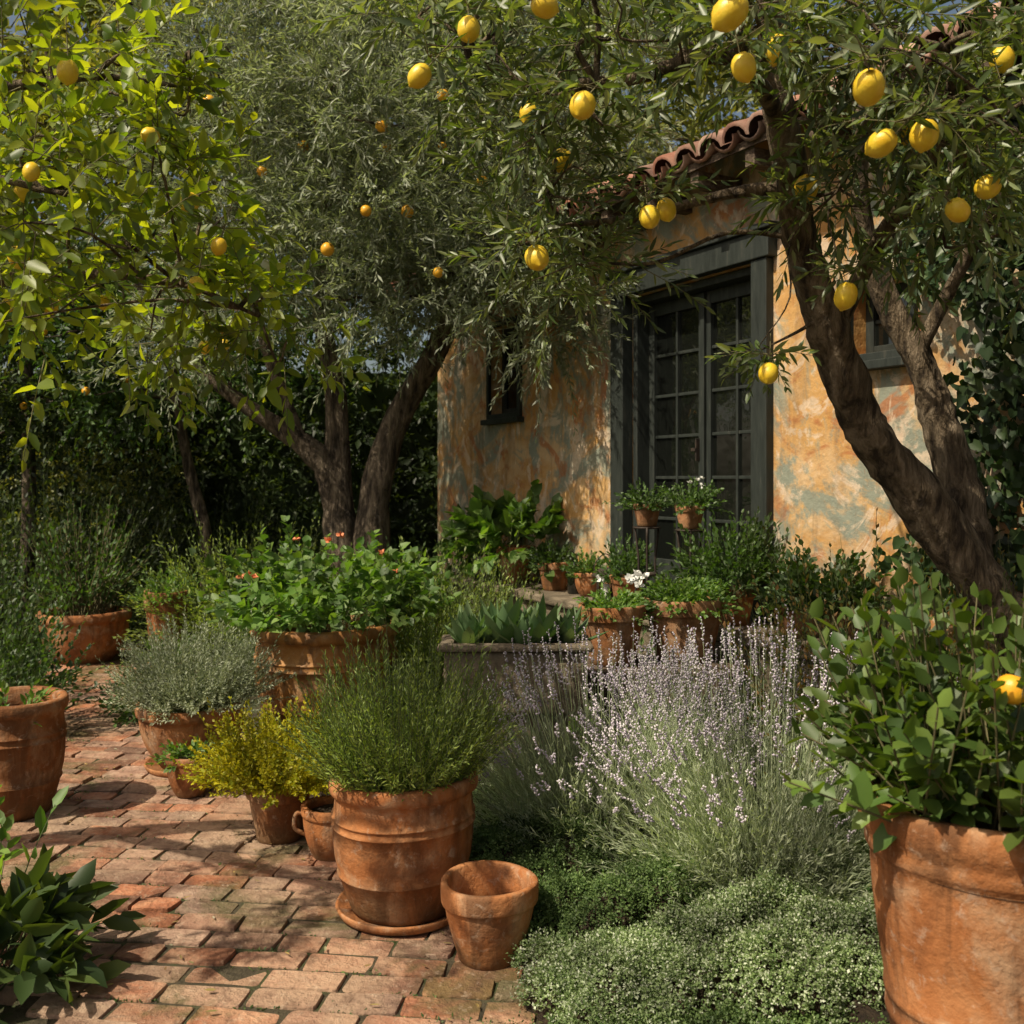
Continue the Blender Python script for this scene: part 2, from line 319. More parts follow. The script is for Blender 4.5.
# ------------------------------------------------------------------ house
E=np.array([.4774,-.8787]); NI=np.array([.8787,.4774]); O=np.array([-.70,9.41])
def H(u,v,z): q=O+E*u+NI*v; return (q[0],q[1],z)
house=empty("stucco_house",H(0,0,0))
def tohouse(o):
    o.parent=house; o.matrix_parent_inverse.translation=-house.location
    return o
def hb(boxes,name,mat,bev=.004,fix=True):
    V=[];F=[]
    for (u0,u1,v0,v1,z0,z1) in boxes:
        k=len(V); V+=[H(u,v,z) for z in (z0,z1) for (u,v) in ((u0,v0),(u1,v0),(u1,v1),(u0,v1))]
        F+=[[k+3,k+2,k+1,k],[k+4,k+5,k+6,k+7]]+[[k+i,k+(i+1)%4,k+4+(i+1)%4,k+4+i] for i in range(4)]
    o=mkp(name,V,F,mat)
    if bev: mo=o.modifiers.new("b",'BEVEL'); mo.width=bev; mo.segments=2
    if fix: tohouse(o)
    return o
us=[0,1.10,1.60,3.10,4.35,5.02,5.38,9.5]; zs=[-.05,.7,2.05,2.12,2.46,2.72,2.78,3.5]
opens=[(3.10,4.35,.7,2.72),(1.10,1.60,2.05,2.78),(5.02,5.38,2.12,2.46)]
V=[];F=[]
def quad(a,b,c,d):
    k=len(V); V.extend([a,b,c,d]); F.append([k,k+1,k+2,k+3])
for i in range(len(us)-1):
    for j in range(len(zs)-1):
        um=(us[i]+us[i+1])/2; zm=(zs[j]+zs[j+1])/2
        if any(a<um<b_ and c<zm<d_ for a,b_,c,d_ in opens): continue
        quad(H(us[i],0,zs[j]),H(us[i+1],0,zs[j]),H(us[i+1],0,zs[j+1]),H(us[i],0,zs[j+1]))
for a,b_,c,d_ in opens:
    w=.26
    quad(H(a,0,c),H(a,0,d_),H(a,w,d_),H(a,w,c)); quad(H(b_,0,c),H(b_,w,c),H(b_,w,d_),H(b_,0,d_))
    quad(H(a,0,d_),H(b_,0,d_),H(b_,w,d_),H(a,w,d_)); quad(H(a,0,c),H(a,w,c),H(b_,w,c),H(b_,0,c))
    quad(H(a,w,c),H(a,w,d_),H(b_,w,d_),H(b_,w,c))
D5=5.2; zr=3.5+D5/2*.47
quad(H(0,0,-.05),H(0,0,3.5),H(0,D5,3.5),H(0,D5,-.05)); quad(H(9.5,0,-.05),H(9.5,D5,-.05),H(9.5,D5,3.5),H(9.5,0,3.5)); quad(H(0,D5,-.05),H(0,D5,3.5),H(9.5,D5,3.5),H(9.5,D5,-.05))
for u in (0,9.5):
    k=len(V); V.extend([H(u,0,3.5),H(u,D5,3.5),H(u,D5/2,zr)]); F.append([k,k+1,k+2])
tohouse(mkp("walls",V,F,WALL))
hb([(2.96,3.105,-.055,.03,.7,2.72),(4.345,4.47,-.055,.03,.7,2.72),(2.93,4.50,-.07,.03,2.722,2.87),(2.90,4.53,-.095,.03,2.872,2.905),
    (3.103,3.15,.032,.20,.7,2.718),(4.30,4.347,.032,.20,.7,2.718),(3.152,4.298,.032,.20,2.67,2.718),(3.152,4.298,.032,.26,.7,.73)],"door_frame",FRAME,.006)
bx=[];gl=[]
for (a,b_) in ((3.152,3.722),(3.728,4.298)):
    v0,v1=.13,.175; z0,z1=.732,2.668; s=.055
    bx+=[(a,a+s,v0,v1,z0,z1),(b_-s,b_,v0,v1,z0,z1),(a+s+.001,b_-s-.001,v0+.002,v1,z1-.08,z1),(a+s+.001,b_-s-.001,v0+.002,v1,z0,z0+.25)]
    ia,ib,ja,jb=a+s,b_-s,z0+.25,z1-.08
    mu=(ia+ib)/2; bx.append((mu-.010,mu+.010,v0+.008,v1-.004,ja,jb))
    for k in range(1,6):
        zz=ja+(jb-ja)*k/6; bx+=[(ia,mu-.011,v0+.011,v1-.006,zz-.010,zz+.010),(mu+.011,ib,v0+.011,v1-.006,zz-.010,zz+.010)]
    for k in range(6):
        z_a,z_b=ja+(jb-ja)*k/6,ja+(jb-ja)*(k+1)/6; gl+=[(ia,mu-.001,v0+.024+random.uniform(0,.004),v0+.034,z_a,z_b-.001),(mu+.001,ib,v0+.024+random.uniform(0,.004),v0+.034,z_a,z_b-.001)]
bx.append((3.705,3.745,.108,.128,.74,2.66))
hb(bx,"door_leaves",FRAME,.003); hb(gl,"door_glass",GLASS,0)
hb([(3.69,3.70,.085,.13,1.62,1.76),(3.66,3.70,.075,.09,1.68,1.70)],"door_handle",METAL,.002)
def win(a,b_,c,d_,nm):
    s=.05
    hb([(a-.04,a+.0,-.03,.02,c-.04,d_+.04),(b_,b_+.04,-.03,.02,c-.04,d_+.04),(a+.001,b_-.001,-.03,.02,d_,d_+.04),(a-.07,b_+.07,-.07,.02,c-.085,c-.042),
        (a+.001,b_-.001,-.028,.02,c-.04,c)],nm+"_casing",FRAME,.004)
    bb=[(a,a+s,.1,.14,c,d_),(b_-s,b_,.1,.14,c,d_),(a+s,b_-s,.102,.14,c,c+s),(a+s,b_-s,.102,.14,d_-s,d_),((a+b_)/2-.01,(a+b_)/2+.01,.108,.135,c+s,d_-s),(a+s,b_-s,.111,.132,(c+d_)/2-.01,(c+d_)/2+.01)]
    hb(bb,nm+"_sash",FRAME,.003); hb([(a+s,b_-s,.12,.126,c+s,d_-s)],nm+"_glass",GLASS,0)
win(1.10,1.60,2.05,2.78,"window"); win(5.02,5.38,2.12,2.46,"small_window")
sl=.47; ov=.34
V=[];F=[]
for (va,vb,za,zb) in ((-ov,D5/2,3.42-ov*sl,3.42+D5/2*sl),(D5+ov,D5/2,3.42-ov*sl,3.42+D5/2*sl)):
    k=len(V); V+=[H(-.25,va,za),H(9.75,va,za),H(9.75,vb,zb),H(-.25,vb,zb),H(-.25,va,za-.04),H(9.75,va,za-.04),H(9.75,vb,zb-.04),H(-.25,vb,zb-.04)]
    F+=[[k,k+1,k+2,k+3],[k+7,k+6,k+5,k+4],[k,k+4,k+5,k+1],[k,k+3,k+7,k+4],[k+1,k+5,k+6,k+2]]
tohouse(mkp("roof_deck",V,F,WOOD))
av=np.linspace(0,math.pi,8); tv=[];tf=[]
for yy,s_ in ((0,1),(1,.8)):
    for a in av: tv.append([math.cos(a)*s_*.5,yy,math.sin(a)*s_*.45])
for a in av: tv.append([math.cos(a)*.43,0,math.sin(a)*.36-.02])
for i in range(7): tf+=[[i,i+1,9+i],[i,9+i,8+i],[i,16+i,17+i],[i,17+i,i+1]]
BT=(np.array(tv),np.array(tf))
ac=Acc()
for side in (0,1):
    for r_ in range(10):
        for c_ in range(50):
            v=-ov-.05+r_*.3; u=-.2+c_*.2+random.gauss(0,.012)
            z=3.45+v*sl+random.gauss(0,.006)
            if side: v=D5-v
            dn=NI if not side else -NI
            P=np.array([H(u,v,z)]); Dr=np.array([[dn[0],dn[1],sl-.04]])
            ac.add(*scat(BT,P,Dr+R.normal(size=(1,3))*.02,np.array([[0,0,1.]]),.38,.19))
            P2=np.array([H(u+.1,v,z+.035)])
            ac.add(*scat((BT[0]*[1,1,-1],BT[1]),P2,Dr,np.array([[0,0,1.]]),.38,.17))
tohouse(ac.mk("roof_tiles",TILE,True))
ac=Acc(); n=26
tt=-.3+np.arange(n)*.4
P=np.array([H(u,D5/2,3.46+D5/2*sl) for u in tt]); ac.add(*scat(BT,P,np.tile([E[0],E[1],0.02],(n,1)),np.tile([0,0,1.],(n,1)),.46,.26))
tohouse(ac.mk("ridge_tiles",TILE,True))
hb([(u,u+.07,-ov+.02,.05,3.13,3.22) for u in np.arange(.1,9.4,.45)],"rafters",WOOD,.004)
hb([(1.0,9.3,-.42,-.004,-.05,.66),(.98,9.32,-.46,-.004,.662,.72)],"stone_terrace",STONE,.015,fix=False)

# ------------------------------------------------------------------ pots
def lathe(prof,seg=56,wob=.008):
    n=len(prof); an=np.arange(seg)/seg*2*math.pi; ph=R.random(3)*6; V=[]
    for i,(r,z) in enumerate(prof):
        w=1+wob*(np.sin(an+ph[0])*.7+np.sin(an*2+ph[1]+z*6)*.6+np.sin(an*5+z*20+ph[2])*.25)
        V.append(np.stack([r*w*np.cos(an),r*w*np.sin(an),np.full(seg,z)+wob*.3*np.sin(an*2+ph[2])*(1 if z>.05 else 0)],1))
    V=np.concatenate(V); F=[]
    for i in range(n-1):
        for j in range(seg):
            a=i*seg+j;b=i*seg+(j+1)%seg; F.append([a,b,b+seg,a+seg])
    return V,F
def prof_pot(kind,r,h):
    t=.028 if r>.2 else .016
    P=[(0.001,0)]
    if kind=='barrel':
        pts=[(0,.73),(.04,.76),(.15,.83),(.28,.90),(.40,.95),(.52,.975),(.64,.98),(.70,.977),(.76,.965),(.84,.95)]
        P+=[(r*.70,0)]
        for z,q in pts:
            P.append((r*q,h*z+.002))
            if z in(.28,.64,.70): P+=[(r*q+.005,h*z+.004),(r*q+.006,h*z+.009),(r*q,h*z+.013)]
        P+=[(r*.955,h*.87),(r*.975,h*.885),(r*1.02,h*.90),(r*1.035,h*.93),(r*1.03,h*.98),(r*1.0,h),(r-t*.8,h),(r-t*1.3,h*.98),(r*.90,h*.85),(r*.88,h*.8)]
    elif kind=='bowl':
        P+=[(r*.58,0)]
        for z,q in [(.02,.60),(.12,.70),(.28,.82),(.45,.90),(.62,.95),(.76,.965),(.80,.965)]: P.append((r*q,h*z))
        P+=[(r*.98,h*.81),(r*1.02,h*.83),(r*1.03,h*.88),(r*1.03,h*.96),(r*1.0,h),(r-t,h),(r-t*1.5,h*.97),(r*.88,h*.8)]
    elif kind=='urn':
        P+=[(r*.60,0)]
        for z,q in [(.01,.62),(.1,.66),(.25,.725),(.38,.78),(.385,.797),(.395,.80),(.405,.797),(.41,.782),(.44,.795),(.445,.81),(.455,.813),(.465,.81),(.47,.80),(.6,.85),(.72,.885),(.80,.90),(.84,.905)]: P.append((r*q,h*z))
        P+=[(r*.93,h*.85),(r*.945,h*.86),(r*.945,h*.885),(r*.95,h*.90),(r*.985,h*.92),(r*1.0,h*.94),(r*1.005,h*.97),(r*.995,h*.99),(r*.97,h),(r-t*1.1,h),(r-t*1.6,h*.985),(r*.86,h*.85)]
    elif kind=='open':
        P+=[(r*.62,0)]
        for z,q in [(.01,.64),(.1,.68),(.25,.75),(.4,.82),(.55,.88),(.68,.92),(.72,.93)]: P.append((r*q,h*z))
        P+=[(r*.94,h*.73),(r*.985,h*.735),(r*1.0,h*.76),(r*1.01,h*.86),(r*1.01,h*.95),(r*1.0,h*.985),(r*.98,h),(r-t,h),(r-t*1.3,h*.98),(r*.84,h*.78),(r*.76,h*.5),(r*.6,h*.12),(r*.5,h*.09),(.001,h*.08)]
    else:
        P+=[(r*.64,0)]
        for z,q in [(.01,.66),(.1,.69),(.25,.74),(.4,.79),(.55,.835),(.7,.88),(.745,.892)]: P.append((r*q,h*z))
        P+=[(r*.90,h*.75),(r*.965,h*.755),(r*.975,h*.77),(r*.985,h*.86),(r*1.0,h*.96),(r*.995,h*.985),(r*.975,h),(r-t,h),(r-t*1.3,h*.985),(r*.84,h*.78),(r*.8,h*.7)]
    return P
def pot(x,y,z,r,h,kind='classic',mat=TERRA,saucer=False,soil=True,name="terracotta_pot",handles=0):
    e=empty(name,(x,y,z)); z0=.02 if saucer else 0
    V,F=lathe([(a,b+z0) for a,b in prof_pot(kind,r,h)],wob=.012); o=mkp("body",V,F,mat,True,e)
    o.rotation_euler[2]=random.uniform(0,6)
    if saucer:
        rb=r*(.70 if kind!='barrel' else .74); V,F=lathe([(.001,0),(rb*1.12,0),(rb*1.2,.006),(rb*1.26,.03),(rb*1.24,.036),(rb*1.2,.034),(rb*1.14,.018),(.001,.016)]); mkp("saucer",V,F,mat,True,e)
    if soil:
        V,F=lathe([(r*.905 if kind!='classic' else r*.86,h*.84+z0),(r*.6,h*.86+z0),(r*.3,h*.875+z0),(.001,h*.87+z0)],wob=.012); mkp("soil",V,F,SOIL,True,e)
    for k in range(handles):
        ac=Acc(); a=math.pi+k*math.pi+.25
        c,s=math.cos(a),math.sin(a); pr=[(r*.9,h*.85),(r*1.2,h*.86),(r*1.25,h*.6),(r*.85,h*.45)]
        tube(ac,[(q*c,q*s,zz+z0) for q,zz in pr],[.009]*4,8,5,.04); ac.mk("handle",mat,True,e)
    return e
pot(-.38,3.50,0,.25,.46,'barrel',TERRA,True)
pot(-.07,3.15,0,.152,.245,'open',TERRA,False,soil=False)
pot(-.975,4.20,0,.142,.24,'classic',TERRA)
pot(-.72,3.99,0,.115,.21,'bowl',TERRA,handles=1)
pot(-1.54,4.78,0,.108,.19,'bowl',TERRA)
pot(-1.675,5.25,0,.275,.32,'bowl',TERRA,True)
pot(-1.10,5.95,0,.425,.66,'barrel',TERRA_G)
pot(-2.27,4.52,0,.235,.52,'barrel',TERRA)
pot(-3.55,8.3,0,.36,.42,'bowl',TERRA)
pot(-2.76,8.0,0,.18,.62,'classic',TERRA)
pot(-2.35,6.9,0,.16,.26,'classic',TERRA)
pot(1.07,2.22,0,.285,.80,'urn',TERRA)
pot(.495,4.92,.60,.168,.29,'classic',TERRA)
pot(.865,5.02,.60,.205,.31,'classic',TERRA_P)
pot(1.43,5.0,.72,.125,.2,'classic',TERRA_P)
pot(1.63,4.72,.72,.10,.16,'classic',TERRA_P)
pot(.03,7.62,.72,.15,.28,'classic',TERRA)
pot(.30,7.11,.72,.12,.20,'classic',TERRA)
pot(1.20,5.42,.72,.12,.2,'classic',TERRA)
pot(.52,6.75,.72,.10,.16,'bowl',TERRA)
pot(.72,6.28,.72,.11,.18,'classic',TERRA)

# ------------------------------------------------------------------ plants
def bush(name,c,r,h,n,per,lL,lW,mat,T=LO,tr=.0018,spread=.5,droop=.15,t0=.25,base=.3,up=.7,stem=STEM,nj=.5,lenv=.25,curl=.15,minel=.05,pw=.75):
    e=empty(name,c); S=np.zeros((n,3)); a=R.random(n)*2*math.pi; q=np.sqrt(R.random(n))*r*base
    S[:,0]=q*np.cos(a); S[:,1]=q*np.sin(a)
    el=np.arcsin(minel+(1-minel)*R.random(n)**pw); a2=a+R.normal(size=n)*.5
    D=np.stack([np.cos(a2)*np.cos(el)*r,np.sin(a2)*np.cos(el)*r,np.sin(el)*h],1)
    Ln=np.linalg.norm(D,axis=1)*(1-lenv*R.random(n)+.08*R.normal(size=n))
    la,ta=Acc(),Acc(); twigs(la,ta,S,D,Ln,per,t0,lL,lW,spread,droop,T,tr,curl,up,nj)
    la.mk("leaves",LM[mat] if isinstance(mat,str) else mat,T is not LO,e); ta.mk("stems",stem,False,e)
    return e
bush("rosemary_plant",(-.38,3.5,.42),.29,.56,680,34,.034,.0072,'rosem',spread=.55,droop=.02,t0=.08,base=.7,minel=.3)
bush("golden_shrub",(-.975,4.2,.22),.27,.38,420,24,.028,.018,'gold',spread=.65,droop=.08,t0=.2,base=.65,minel=.12,stem=LM['gold'])
bush("silver_shrub",(-1.665,5.25,.30),.32,.55,620,30,.032,.009,'silver',spread=.6,droop=.08,base=.7,minel=.1)
bush("small_herb_plant",(-1.54,4.78,.16),.16,.14,36,9,.045,.026,'ger',T=HI)
g=bush("geranium_plant",(-1.10,5.95,.62),.58,.62,190,11,.085,.075,'ger',T=HEART,spread=.7,droop=.05,t0=.35,base=.6,minel=.2)
def dots(name,mat,C,rad,parent=None,petals=7):
    C=np.asarray(C,float); n=len(C); P=np.repeat(C,petals,0); D=rdir(n*petals)*[1,1,.5]+[0,-.3,.3]
    ac=Acc(); ac.add(*scat(HI,P,D,rdir(n*petals),rad,rad*.9)); o=ac.mk(name,mat,True)
    if parent: o.parent=parent; o.matrix_parent_inverse.translation=-Vector(parent.location)
    return o
q=rdir(26); q=q*np.array([.52,.42,.42]); q[:,2]=np.abs(q[:,2]); q[:,1]=-np.abs(q[:,1])
dots("flowers",PETO,q[:9]+[-1.12,5.85,.78],.03,g)
bush("mixed_shrub",(-.42,6.15,.2),.5,1.05,340,20,.05,.016,'rosem',droop=.1,base=.55)
p8=bush("potted_flower_plant",(.495,4.92,.84),.20,.20,90,12,.035,.024,'ger',T=HI,droop=.3)
dots("flowers",WHITE,[(.60,4.85,1.04),(.57,4.82,1.025),(.625,4.9,1.03),(.42,4.85,1.02),(.59,4.84,1.01),(.64,4.84,1.035),(.61,4.80,1.0)],.032,p8)
bush("potted_herb",(.865,5.02,.86),.27,.22,150,13,.038,.028,'ger',T=HI,droop=.2,minel=.05)
bush("potted_succulent",(1.43,5.0,.88),.16,.18,60,10,.045,.03,'succ',T=HI,droop=.1)
bush("large_leaf_plant",(.03,7.62,.95),.58,.62,90,7,.15,.13,'ger',T=HEART,t0=.4,droop=.25)
bush("large_leaf_plant",(-.22,8.1,.0),.45,1.5,50,8,.14,.12,'lush',T=HEART,t0=.4,droop=.15)
bush("potted_herb",(.30,7.11,.88),.18,.24,50,12,.045,.03,'lush',T=HI)
bush("potted_herb",(.52,6.75,.84),.16,.24,50,12,.04,.025,'ger',T=HI)
bush("potted_herb",(.72,6.28,.86),.20,.36,70,12,.045,.028,'lush',T=HI)
bush("leafy_shrub",(1.18,5.38,.88),.30,.55,190,13,.05,.03,'lush',T=HI,base=.4)
bush("leafy_shrub",(1.52,4.85,.85),.27,.42,130,12,.055,.04,'lush',T=HI,base=.4)
bush("leafy_shrub",(.62,5.45,.05),.34,.95,150,13,.05,.032,'ger',T=HI,base=.5)
cs=bush("lemon_shrub",(1.07,2.22,.74),.35,.60,170,13,.080,.056,'citrusp',T=HI,tr=.004,spread=.7,droop=.02,t0=.2,base=.6,minel=.25,stem=TWIG)
bush("broad_leaf_plant",(-1.58,2.98,0),.36,.40,44,7,.19,.10,'dark',T=HI,spread=.6,droop=.35,t0=.35,tr=.004)
bush("broad_leaf_plant",(-1.75,3.35,0),.22,.70,12,6,.11,.06,'ger',T=HI,spread=.6,droop=.2,t0=.4,tr=.003)
bush("potted_foliage",(-2.27,4.52,.42),.2,.22,16,8,.06,.03,'ger',T=HI)
bush("hedge_shrub",(-3.12,5.9,0),.42,1.35,240,15,.055,.034,'lush',T=HI,base=.7)
bush("low_shrub",(-2.25,6.4,0),.36,.42,120,13,.06,.03,'lush',T=HI,base=.5)
bush("low_shrub",(-3.45,6.9,0),.40,.45,100,13,.06,.03,'lush',T=HI,base=.5)
bush("background_shrub",(-2.0,8.2,.1),.85,1.30,480,20,.06,.024,'rosem',base=.6)
bush("background_shrub",(-1.2,7.6,.0),.8,1.3,360,20,.06,.026,'lush',base=.6)
bush("background_shrub",(-.3,7.2,.0),.5,1.3,300,19,.055,.022,'rosem',base=.6)
bush("background_shrub",(-4.2,9.3,.0),1.1,2.3,440,20,.08,.036,'dark',base=.7)
bush("background_shrub",(-2.9,9.9,.0),1.0,2.0,380,20,.08,.036,'dark',base=.7)
bush("background_shrub",(-5.2,8.4,.0),.9,1.7,300,20,.07,.034,'lush',base=.6)
bush("reddish_shrub",(1.55,4.15,.05),.55,1.42,420,22,.042,.022,'red',base=.6,spread=.5,droop=.1)
bush("reddish_shrub",(1.98,3.75,.05),.42,1.5,300,20,.042,.022,'red',base=.6,spread=.5,droop=.1)
bush("leafy_shrub",(1.15,4.55,.05),.36,.72,200,17,.045,.024,'lush',base=.6)
bush("leafy_shrub",(1.55,3.3,.05),.45,.8,240,17,.05,.026,'lush',base=.6)
bush("potted_citrus_sapling",(-3.55,8.3,.35),.5,1.3,90,14,.08,.04,'lush',T=HI,t0=.2,base=.3,minel=.3,tr=.006,stem=TWIG)
bush("potted_foliage",(-2.76,8.0,.5),.3,.4,90,12,.055,.026,'ger')
bush("potted_foliage",(-2.35,6.9,.2),.22,.3,70,12,.05,.026,'ger')

def lavender(c,r,h,n):
    e=empty("lavender_plant",c)
    a=R.random(n)*6.283; q=np.sqrt(R.random(n))*r*.62; S=np.stack([q*np.cos(a),q*np.sin(a),np.full(n,.0)],1)
    el=np.arcsin(np.clip(R.uniform(.08,1,n),0,1)); a2=a+R.normal(size=n)*.35
    D=np.stack([np.cos(a2)*np.cos(el)*r,np.sin(a2)*np.cos(el)*r,np.sin(el)*h*.84],1)
    Ln=np.linalg.norm(D,axis=1)*R.uniform(.72,1.02,n)
    la,ta=Acc(),Acc(); twigs(la,ta,S,D,Ln,24,.15,.056,.0080,.45,.08,LO,.0014,.1,.5,.6)
    m=int(n*.24); a=R.random(m)*6.283; q=np.sqrt(R.random(m))*r*.6; S=np.stack([q*np.cos(a),q*np.sin(a),np.full(m,.08)],1)
    el=np.arcsin(R.uniform(.4,1,m)); a2=a+R.normal(size=m)*.3
    D=np.stack([np.cos(a2)*np.cos(el)*r*1.0,np.sin(a2)*np.cos(el)*r*1.0,np.sin(el)*h*1.06],1); Ln=np.linalg.norm(D,axis=1)*R.uniform(.9,1.1,m)
    Dn=nrm(D); fa=Acc()
    V,F=scat(PR,S,Dn,np.tile([.3,.1,.9],(m,1)),Ln,.0014); ta.add(V,F)
    k=12; t=1-np.linspace(0,.13,k)[None]*R.uniform(.6,1.3,(m,1)); P=S[:,None]+Dn[:,None]*(Ln[:,None]*t)[...,None]
    P=P+R.normal(size=P.shape)*.0018; d=np.repeat(Dn[:,None],k,1)+R.normal(size=P.shape)*.6
    fa.add(*scat(OCT,P.reshape(-1,3),d.reshape(-1,3),rdir(m*k),R.uniform(.009,.016,m*k),.0085))
    la.mk("leaves",LM['lav'],False,e); ta.mk("stems",LM['lav'],False,e); fa.mk("flowers",FLAV,False,e)
lavender((.92,3.60,.03),.50,.78,2000)
lavender((.36,3.98,.03),.44,.72,1700)
lavender((.85,4.25,.03),.38,.70,700)
lavender((1.38,3.95,.03),.36,.68,600)
def mat_plant(name,cx,cy,rx,ry,h,n,mat,lL=.014,lW=.009,tw=.038,per=8):
    sd=R.random(4)*6
    def shp(a,q):
        rr=q*(1+.14*np.sin(a*3+sd[0])+.12*np.sin(a*7+sd[1])+.07*np.sin(a*13+sd[2])); x=rr*np.cos(a)*rx; y=rr*np.sin(a)*ry
        X_,Y_=x+cx,y+cy
        lump=.66+.34*np.abs(np.sin(X_*8+1.3*np.sin(Y_*5)+sd[3])*np.sin(Y_*9+1.2*np.sin(X_*6)))**.6+.10*np.sin(X_*31+2)*np.sin(Y_*29)
        return x,y,h*np.sqrt(np.clip(1-q**3,0,1))*lump
    a=R.random(n)*6.283; q=np.sqrt(R.random(n)); x,y,z=shp(a,q)
    S=np.stack([cx+x,cy+y,z+.01],1)
    D=np.stack([np.cos(a)*q*.8,np.sin(a)*q*.8,np.full(n,.8)],1)+R.normal(size=(n,3))*.4
    la=Acc(); twigs(la,None,S-nrm(D)*tw*.5,D,tw*R.uniform(.7,2.0,n),per,.1,lL,lW,.7,.1,LO,.0008,.1,.9,.5,seg=1)
    o=la.mk(name,LM[mat],False)
    aa=np.linspace(0,6.283,49)[:-1]; V=[];F=[]
    for qv in np.linspace(0,1,14):
        x,y,z=shp(aa,qv); V.append(np.stack([cx+x*.97,cy+y*.97,z*.93-.012],1))
    V=np.concatenate(V)
    for i in range(13):
        for j in range(48): a_=i*48+j;b_=i*48+(j+1)%48; F.append([a_,b_,b_+48,a_+48])
    c=mk("inner_stems",V,np.array(F),SOIL,True); c.parent=o
mat_plant("thyme_mat",.80,2.94,.48,.32,.24,7500,'thyme')
mat_plant("thyme_mat",.30,2.86,.27,.24,.15,2800,'thyme')
mat_plant("thyme_mat",.13,3.62,.30,.34,.26,3200,'thymed',.016,.010)
mat_plant("thyme_mat",.42,3.30,.34,.28,.22,3200,'thymed')
mat_plant("thyme_mat",.14,3.28,.17,.22,.12,1400,'thymed')
mat_plant("thyme_mat",1.25,3.1,.25,.25,.18,1200,'thymed')
mat_plant("thyme_mat",.55,2.60,.55,.14,.07,1800,'thymed')
mat_plant("thyme_mat",-.05,4.1,.26,.22,.22,1500,'thymed')
mat_plant("thyme_mat",-.55,5.0,.4,.5,.22,1900,'thymed',.02,.012)

# ------------------------------------------------------------------ bench, trough, stand, bottle, lantern
def boxes(name,bs,mat,bev=.006,parent=None,jit=0):
    V=[];F=[]
    for (x0,x1,y0,y1,z0,z1) in bs:
        k=len(V); V+=[(x+random.gauss(0,jit),y+random.gauss(0,jit),z+random.gauss(0,jit)) for z in (z0,z1) for (x,y) in ((x0,y0),(x1,y0),(x1,y1),(x0,y1))]
        F+=[[k+3,k+2,k+1,k],[k+4,k+5,k+6,k+7]]+[[k+i,k+(i+1)%4,k+4+(i+1)%4,k+4+i] for i in range(4)]
    o=mkp(name,V,F,mat,False,parent)
    if bev: mo=o.modifiers.new("b",'BEVEL'); mo.width=bev; mo.segments=2
    return o
t=empty("wooden_bench")
boxes("seat_planks",[(-.33,1.1,4.74+i*.105,4.84+i*.105,.565+i*.0005,.60) for i in range(4)],WOOD,.008,t,.003)
boxes("legs",[(x,x+.09,y,y+.09,0,.56) for x in(-.27,.45,.95) for y in (4.76,5.02)],WOOD,.01,t,.003)
boxes("apron",[(-.28,1.05,4.745,4.758,.44,.562),(-.28,1.05,5.115,5.13,.44,.562)],WOOD,.003,t)
t=empty("succulent_trough",(0,4.55,0))
boxes("trough",[(-.30,.33,-.13,-.085,.46,.74),(-.30,.33,.085,.13,.46,.74),(-.30,-.256,-.084,.084,.46,.738),(.286,.33,-.084,.084,.46,.738),(-.255,.285,-.084,.084,.46,.70)],STONE,.014,t,.003)
boxes("rim",[(-.33,.36,-.16,-.088,.742,.775),(-.33,.36,.088,.16,.742,.775),(-.33,-.258,-.087,.087,.742,.773),(.288,.36,-.087,.087,.742,.773)],STONE,.012,t,.002)
boxes("plinth",[(-.22,.25,-.10,.10,0,.458)],STONE,.02,t,.004)
def rosette(c,r,n):
    a=np.arange(n)*2.4; f=np.arange(n)/n; el=math.radians(25)+f*1.1
    P=np.tile(c,(n,1))+0.0; D=np.stack([np.cos(a)*np.cos(el),np.sin(a)*np.cos(el),np.sin(el)],1)
    N_=np.stack([-np.cos(a)*np.sin(el),-np.sin(a)*np.sin(el),np.cos(el)],1)
    return scat(HI,P,D+R.normal(size=(n,3))*.06,N_,r*R.uniform(.8,1.1,n),r*.34,-.12)
ac=Acc()
for (x,y,r) in [(-.20,-.02,.21),(-.04,.0,.25),(.12,-.02,.24),(.26,.02,.19),(-.12,.05,.19),(.05,-.06,.19)]: ac.add(*rosette((x,y,.735),r,22))
ac.mk("succulents",LM['succ'],False,t)
def stand(x,y,z0,ht,r):
    e=empty("plant_stand",(x,y,z0)); ac=Acc()
    for k in range(3):
        a=k*2.094+.4; tube(ac,[(r*1.3*math.cos(a),r*1.3*math.sin(a),0),(r*.7*math.cos(a),r*.7*math.sin(a),ht*.5),(r*math.cos(a),r*math.sin(a),ht)],[.007]*3,6,5,0)
    for rr,zz in ((r,ht),(r*.72,ht*.45)): 
        aa=np.linspace(0,6.283,17); tube(ac,[(rr*math.cos(a),rr*math.sin(a),zz) for a in aa],[.006]*17,6,1,0)
    V,F=lathe([(.001,ht-.004),(r,ht-.004),(r,ht+.004),(.001,ht+.004)],24,0); mkp("plate",V,F,METAL,False,e)
    ac.mk("legs",METAL,True,e)
for (x,y) in ((.80,5.93),(1.0,5.62)):
    stand(x,y,.72,.50,.08); pot(x,y,1.228,.085,.13,'classic',TERRA_P)
    b_=bush("potted_herb",(x,y,1.33),.19,.24,64,12,.035,.022,'lush',T=HI,droop=.2)
dots("cream_flowers",WHITE,[(1.03,5.55,1.50),(.98,5.53,1.49),(1.06,5.58,1.51),(1.05,5.53,1.47)],.020,b_)
e=empty("glass_bottle",(.43,6.88,.72)); V,F=lathe([(.001,0),(.045,0),(.05,.01),(.05,.15),(.045,.17),(.02,.2),(.016,.21),(.016,.245),(.02,.25),(.02,.26),(.012,.262),(.012,.2)],28,0); mkp("bottle",V,F,GLASS,True,e)
e=empty("garden_lantern",(.61,6.53,.72)); ac=Acc()
